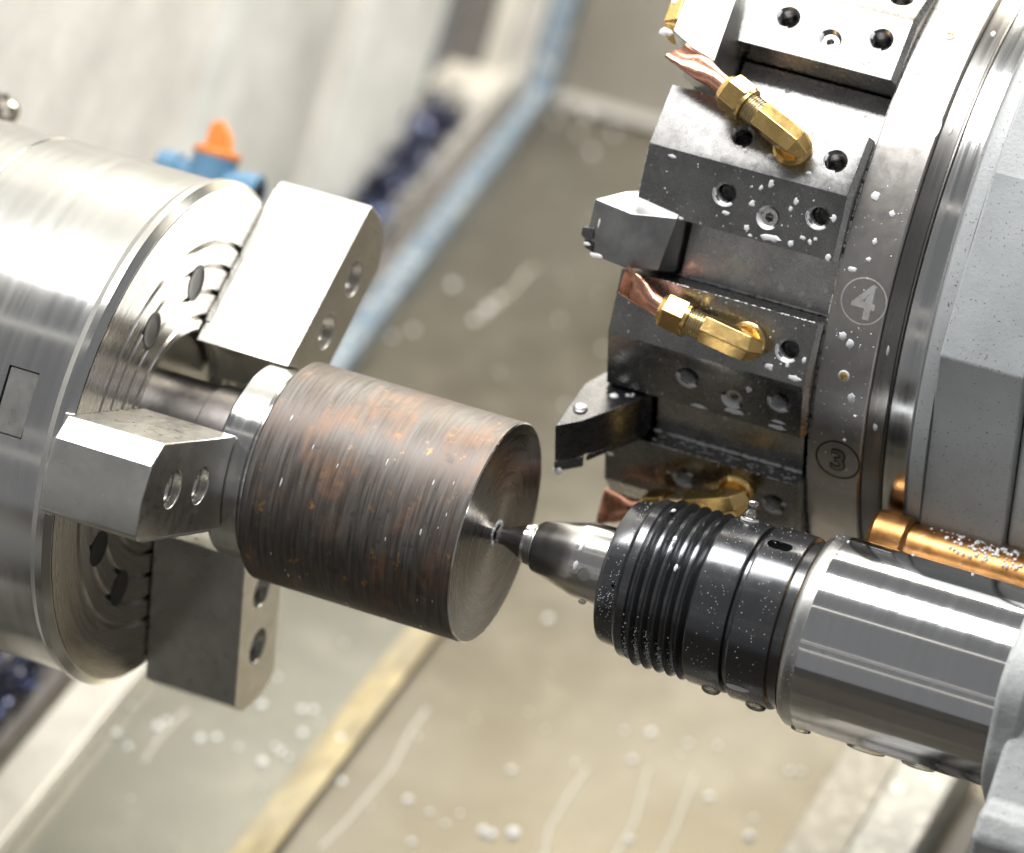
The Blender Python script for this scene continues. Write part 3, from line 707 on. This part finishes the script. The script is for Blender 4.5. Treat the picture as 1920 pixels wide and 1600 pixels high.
# white crescents in the hole mouths (lower lip)
for ph in (-13.6, -43.6, 16.4):
    for x, t_, r_ in HOLES:
        a0, a1, dp = (150, 285, 20) if ph > 0 else (165, 320, 24)
        if x == 326: dp = 8
        vs = []; K2 = 18
        for i in range(K2+1):
            q = i/K2; a = rad(a0+(a1-a0)*q); w_ = math.sin(q*math.pi)**.7
            dr = Vector((1, 0, 0))*math.cos(a)+T(ph)*math.sin(a); c = TP(x, EF, t_, ph); wob = 1+.25*math.sin(i*2.3+x)
            vs += [c+dr*(r_+5.6)+E(ph)*.5, c+dr*(r_+5.6-3*w_)+E(ph)*(.8-2*w_), c+dr*(r_-.6)-E(ph)*(6*w_), c+dr*(r_-2.2*w_)-E(ph)*(6+dp*w_*wob)]
        mb.add(vs, [(4*i+k, 4*i+k+1, 4*i+k+5, 4*i+k+4) for i in range(K2) for k in range(3)])
mb.build('coolant_drop_glint', M['milk'], tur, ORG, kind='stuff')

# ------------------------------------------------------------------ cutting tools
def tool_root(ph, label):
    return empty('cutting_tool', TP(150, 600, 0, ph), label, 'cutting tool', 'cutting tools clamped in the turret')
def prt(root, name, mat, mb, **kw): return mb.build(name, M[mat], root, tuple(root.location/S), **kw)
def shank(root, ph, mat='shank', top=606):
    mb = MB(); mb.prism([TP(160, 503, 57, ph), TP(160, top, 57, ph), TP(160, top, -58, ph), TP(160, 503, -58, ph)], (301, 0, 0)); prt(root, 'shank', mat, mb, bevel=2)
    mb = MB(); mb.prism([TP(70, 504, 50, ph), TP(70, 575, 50, ph), TP(70, 575, -50, ph), TP(70, 504, -50, ph)], (88, 0, 0)); prt(root, 'shank_neck', 'tool', mb, bevel=3)
ph = -13.6; t4 = tool_root(ph, 'grey chamfered cutting tool block in line with number 4, between two brass fittings'); shank(t4, ph)
mb = MB(); mb.hull([TP(*q, ph) for q in [(-2, 720, 60), (78, 728, 52), (83, 726, -50), (15, 712, -46), (-6, 712, -8), (45, 690, 84), (60, 650, 86), (156, 660, 84), (158, 700, 62), (142, 700, -44), (156, 640, -50), (10, 600, 50), (15, 600, -40), (150, 580, 60), (150, 580, -50), (-8, 600, 0)]])
prt(t4, 'head', 'tool_grey', mb, bevel=2.2)
mb = MB(); mb.prism([TP(-16, 716, 2, ph), TP(8, 718, 6, ph), TP(10, 720, -14, ph), TP(-2, 716, -22, ph), TP(-16, 714, -14, ph)], E(ph)*-40); prt(t4, 'insert', 'carbide', mb, bevel=1.5)
mb = MB(); mb.prism([TP(-8, 712, -20, ph), TP(14, 716, -20, ph), TP(14, 716, -40, ph), TP(-4, 712, -36, ph)], E(ph)*-40); prt(t4, 'insert_seat', 'tool', mb, bevel=1.5)
mb = MB()
for q in ((0, 716, -28, 8, 4), (22, 716, -45, 14, 5), (12, 717, 42, 3, 8), (16, 718, 20, 3, 14)): mb.blob(TP(*q[:3], ph), E(ph), (1, 0, 0), q[3], q[4], 2.5)
prt(t4, 'coolant_smear', 'milk', mb, kind='stuff')
ph = -43.6; t3 = tool_root(ph, 'black pointed profiling tool in line with number 3, tip aimed at the bar'); shank(t3, ph, top=652)
mb = MB(); mb.prism([TP(x, e, 55, ph) for x, e in [(28, 842), (70, 806), (140, 712), (152, 686), (152, 560), (105, 560), (70, 620), (48, 668), (30, 705)]], T(ph)*-90); prt(t3, 'head', 'tool', mb, bevel=2.6)
mb = MB(); mb.prism([TP(x, e, -36, ph) for x, e in [(27, 842), (72, 806), (60, 770), (30, 760)]], T(ph)*-26); prt(t3, 'insert', 'carbide', mb, bevel=2)
mb = MB(); mb.prism([TP(x, e, -36, ph) for x, e in [(76, 802), (140, 710), (152, 686), (150, 600), (90, 640)]], T(ph)*-14); prt(t3, 'clamp_seat', 'tool', mb, bevel=2)
mb = MB(); c = TP(52, 776, 55, ph); mb.tube([c-T(ph)*2, c+T(ph)*3, c+T(ph)*4], [14, 14, 12], 28); prt(t3, 'clamp_screw', 'tool', mb)
mb = MB()
for q in ((52, 776, 59.5, 10, 9), (96, 716, 55, 9, 7), (120, 705, 55, 6, 4), (128, 700, 55, 4, 6)): mb.blob(TP(*q[:3], ph), T(ph), (1, 0, 0), q[3], q[4], 4)
mb.blob(TP(34, 836, -62, ph), E(ph), (1, 0, 0), 11, 9, 7); mb.blob(TP(108, 760, -52, ph), E(ph), (1, 0, 0), 7, 5, 3)
prt(t3, 'coolant_bead', 'milk', mb, kind='stuff')
ph = 16.4; t5 = tool_root(ph, 'bright steel cutting tool with a gold insert at the top edge of the picture'); shank(t5, ph)
mb = MB(); mb.hull([TP(*q, ph) for q in [(52, 748, 22), (50, 748, 160), (140, 742, 160), (146, 742, -14), (98, 748, -2), (158, 700, 60), (158, 640, -40), (150, 560, 150), (60, 600, 150), (40, 690, 30), (40, 690, 160), (60, 600, -10), (150, 560, -30)]]); prt(t5, 'head', 'tool_bright', mb, bevel=2.5)
mb = MB(); mb.hull([TP(*q, ph) for q in [(22, 735, 40), (20, 735, 120), (46, 745, 120), (50, 745, 48), (30, 700, 20), (48, 690, 15), (22, 680, 110), (48, 680, 110)]]); prt(t5, 'insert', 'gold', mb, bevel=3)
mb = MB(); mb.blob(TP(32, 728, 24, ph), E(ph)-T(ph)*.5, (1, 0, 0), 14, 9, 6); mb.blob(TP(30, 738, 88, ph), E(ph), (1, 0, 0), 9, 12, 4); mb.blob(TP(110, 746, 60, ph), E(ph), (1, 0, 0), 6, 3, 1.5); prt(t5, 'coolant_bead', 'milk', mb, kind='stuff')

# ------------------------------------------------------------------ coolant nozzles
def nozzle(ph, label, bx, bt, nx, nt, ex, et, twist, openend=False):
    root = empty('coolant_nozzle', TP(bx, EF, bt, ph), label, 'coolant nozzle', 'brass coolant nozzles on the turret'); O = tuple(root.location/S); e = E(ph)
    H = 48
    mb = MB(); c = TP(bx, EF, bt, ph); mb.tube([c-e*1, c+e*8, c+e*11, c+e*16], [37, 37, 34, 31], 40); mb.build('base_collar', M['brass'], root, O)
    A = TP(nx, EF+H+6, nt, ph); c2 = c+e*H; d = (A-c2); L = d.length; d.normalize()
    mb = MB(); mb.tube([c+e*14, c+e*(H-2)], 25, n=6); mb.tube([c2-d*30-e*20, c2-d*12-e*1, c2+d*4, c2+d*(L*.50)], [20, 29, 30, 30], n=6, ref=e); mb.build('elbow', M['brass'], root, O, bevel=1.6, angle=15)
    mb = MB(); pts = []; rs = []
    n0, n1 = L*.49, L*.74; k = 7
    for i in range(k):
        a = n0+(n1-n0)*i/k; q = (n1-n0)/k
        pts += [c2+d*a, c2+d*(a+q*.45), c2+d*(a+q*.55), c2+d*(a+q*.98)]; rs += [24.5, 27, 27, 24.5]
    mb.tube(pts, rs, 32, ref=e); mb.build('thread', M['brass_thread'], root, O)
    a0, a1 = L*.72, L*.72+52
    mb = MB(); mb.tube([c2+d*a0, c2+d*(a0+5), c2+d*(a1-6), c2+d*a1], [32, 38, 38, 31], n=6, ref=e+T(ph)*.2); nut = mb.build('nut', M['brass'], root, O, bevel=2.2, angle=15)
    mb = MB(); mb.tube([c2+d*(a0-2), c2+d*(a0+6)], 34, 32); mb.tube([c2+d*(a1-6), c2+d*(a1+4)], [33, 27], 32); mb.build('nut_flange', M['brass'], nut, O)
    st = c2+d*(a1-4); en = TP(ex, EF+H-2, et, ph); pts = []; sq = []; rs = []; K = 16
    mid = (st+en)/2 + e*4 + d*8
    for i in range(K+1):
        q = i/K; p = st*(1-q)**2+mid*2*q*(1-q)+en*q**2
        fl = max(0, (q-.25)/.75); w_ = math.sin(min(1, fl*1.1)*math.pi/2)
        pts.append(p); rs.append(20+.4*math.sin(i*1.9)*w_); sq.append((1+.62*w_+.25*max(0, q-.8)*5*w_, 1-.58*w_))
    mb = MB(); n_ = 20
    # outer skin
    def sect(pts, rs, sq, twist):
        vs = []
        for i, p in enumerate(pts):
            tg = (pts[min(i+1, K)]-pts[max(i-1, 0)]).normalized(); x = e.cross(tg).normalized(); y = tg.cross(x); tw = twist*i/K
            for j in range(n_):
                a = 2*math.pi*j/n_; u_, v_ = rs[i]*sq[i][0]*math.cos(a), rs[i]*sq[i][1]*math.sin(a)
                v_ -= 2.6*sq[i][0]*max(0, math.sin(i*.5+.6))*(1-abs(math.cos(a)))*(1 if math.sin(a) > 0 else -.6)*min(1, i/6)
                vs.append(p+x*(u_*math.cos(tw)-v_*math.sin(tw))+y*(u_*math.sin(tw)+v_*math.cos(tw)))
        return vs
    o_ = sect(pts, rs, sq, twist); inn = sect(pts, [r_-4.2 for r_ in rs], [(a, b_*(1.0 if openend else .8)) for a, b_ in sq], twist)
    nn = len(o_); fs = []
    for i in range(K):
        for j in range(n_):
            q = (j+1) % n_; fs.append((i*n_+j, i*n_+q, (i+1)*n_+q, (i+1)*n_+j)); fs.append((nn+i*n_+j, nn+(i+1)*n_+j, nn+(i+1)*n_+q, nn+i*n_+q))
    for j in range(n_): q = (j+1) % n_; fs.append((K*n_+j, K*n_+q, nn+K*n_+q, nn+K*n_+j)); fs.append((j, nn+j, nn+q, q))
    mb.add(o_+inn, fs); mb.build('copper_tube', M['copper'], root, O, angle=60)
    return root
nz5 = nozzle(16.4, 'brass coolant fitting with bent copper tube below the bright top cutting tool', 335, -122, 200, -66, 72, -8, .55)
nz4 = nozzle(-13.6, 'brass coolant fitting with pinched copper tube just above the black pointed tool', 340, -128, 192, -104, 92, -70, -.5)
nz3 = nozzle(-43.6, 'brass coolant fitting with open copper tube mostly hidden behind the black live center', 345, -112, 185, -180, 84, -214, .9, True)

# ------------------------------------------------------------------ turret housing, pipe
hs = [(300, 232), (50, 548), (40, 720), (48, 900), (90, 1060), (160, 1160), (300, 1330), (1100, 1330), (1300, 800), (1100, 232)]
root = empty('turret_housing', (800, 700, 760), 'painted grey turret housing with a curved lip behind the numbered band', 'machine housing'); O = (800, 700, 760)
mb = MB(); mb.prism([(705, y+8, z) for y, z in hs], (165, 0, 0)); mb.build('front_casting', M['paint'], root, O, bevel=5, angle=8)
mb = MB(); mb.prism([(872, y+30, z-4) for y, z in [(290, 250), (58, 556), (44, 720), (52, 900), (90, 1060), (160, 1160), (300, 1330), (1100, 1330), (1300, 800), (1100, 250)]], (900, 0, 0)); mb.build('rear_casting', M['paint_rough'], root, O, bevel=10)
mb = MB(); mb.lathe([(669, 560), (669, 648), (676, 662), (690, 668), (704, 668), (704, 600)], 256, cy=YC, cz=ZC, cap=False); mb.build('curved_lip', M['paint'], root, O)
mb = MB(); mb.lathe([(600, 100), (600, 630), (704, 630)], 128, cy=YC, cz=ZC, cap=False); mb.build('inner_drum', M['dark'], root, O)

pr = empty('coolant_pipe', (760, 290, 195), 'orange brass pipe between the polished quill and the grey turret housing', 'pipe'); O = (760, 290, 195)
mb = MB(); mb.tube([(628, 290, 190), (636, 290, 190), (694, 290, 190), (702, 290, 190)], [54, 60, 60, 54], 48); mb.build('pipe_collar', M['pipe'], pr, O)
mb = MB(); mb.tube([(700, 290, 190), (1500, 300, 195)], 50, 48); mb.build('pipe_body', M['pipe'], pr, O)
mb = MB()
for _ in range(130):
    x = random.gauss(850, 55); an = random.uniform(20, 88); r_ = random.uniform(1, 4.2)
    if x < 720: continue
    a = rad(an); mb.blob((x, 290-50*math.cos(a), 191+50*math.sin(a)), (0, -math.cos(a), math.sin(a)), (1, 0, 0), r_, r_*1.3, r_*.9, 7)
mb.build('coolant_foam', M['milk'], pr, O, kind='stuff')

# ------------------------------------------------------------------ blue valve with orange handle
vr = empty('shutoff_valve', (-1120, 900, 540), 'small blue plastic valve with an orange handle behind the top of the chuck', 'valve'); O = (-1120, 900, 540)
mb = MB(); mb.tube([(-1225, 900, 520), (-1030, 900, 520)], 34, 28); mb.tube([(-1122, 900, 490), (-1122, 900, 575)], 50, 28); mb.build('valve_body', M['valve_blue'], vr, O, bevel=3)
mb = MB(); mb.tube([(-1240, 900, 520), (-1195, 900, 520)], 42, 28); mb.build('valve_port', M['valve_blue'], vr, O, bevel=3); mb = MB(); mb.tube([(-1050, 900, 520), (-1005, 900, 520)], [42, 44], 28); mb.build('valve_port', M['valve_blue'], vr, O, bevel=3)
mb = MB(); mb.tube([(-1005.5, 900, 520), (-1003, 900, 520)], 26, 28); mb.build('port_hole_shade', M['dark'], vr, O)  # solid disc, the shade inside the port is put into its colour
mb = MB(); mb.tube([(-1122, 900, 574), (-1122, 900, 592)], 52, 28); mb.prism([(-1150, 885, 590), (-1090, 885, 590), (-1100, 885, 625), (-1130, 885, 655), (-1152, 885, 640)], (0, 26, 0)); mb.build('handle', M['valve_orange'], vr, O, bevel=4)
mb = MB(); mb.tube([(-1600, 900, 380), (-1400, 900, 400), (-1290, 900, 480), (-1238, 900, 518)], 20, 24); mb.build('valve_pipe', M['bore'], vr, O)

# small fitting at the left edge above the chuck
fr = empty('hex_fitting', (-1330, 330, 590), 'small shiny hexagonal fitting at the left edge above the chuck', 'fitting'); O = (-1330, 330, 590)
mb = MB(); mb.tube([(-1420, 330, 512), (-1362, 330, 524)], 40, n=6); mb.build('hex_body', M['bore'], fr, O, bevel=3)
mb = MB(); mb.tube([(-1600, 330, 480), (-1416, 330, 513)], 26, 24); mb.build('fitting_pipe', M['bore'], fr, O)
mb = MB(); mb.tube([(-1364, 330, 523), (-1344, 330, 529), (-1336, 330, 531)], [24, 24, 14], 24); mb.build('nozzle_tip', M['nickel'], fr, O)
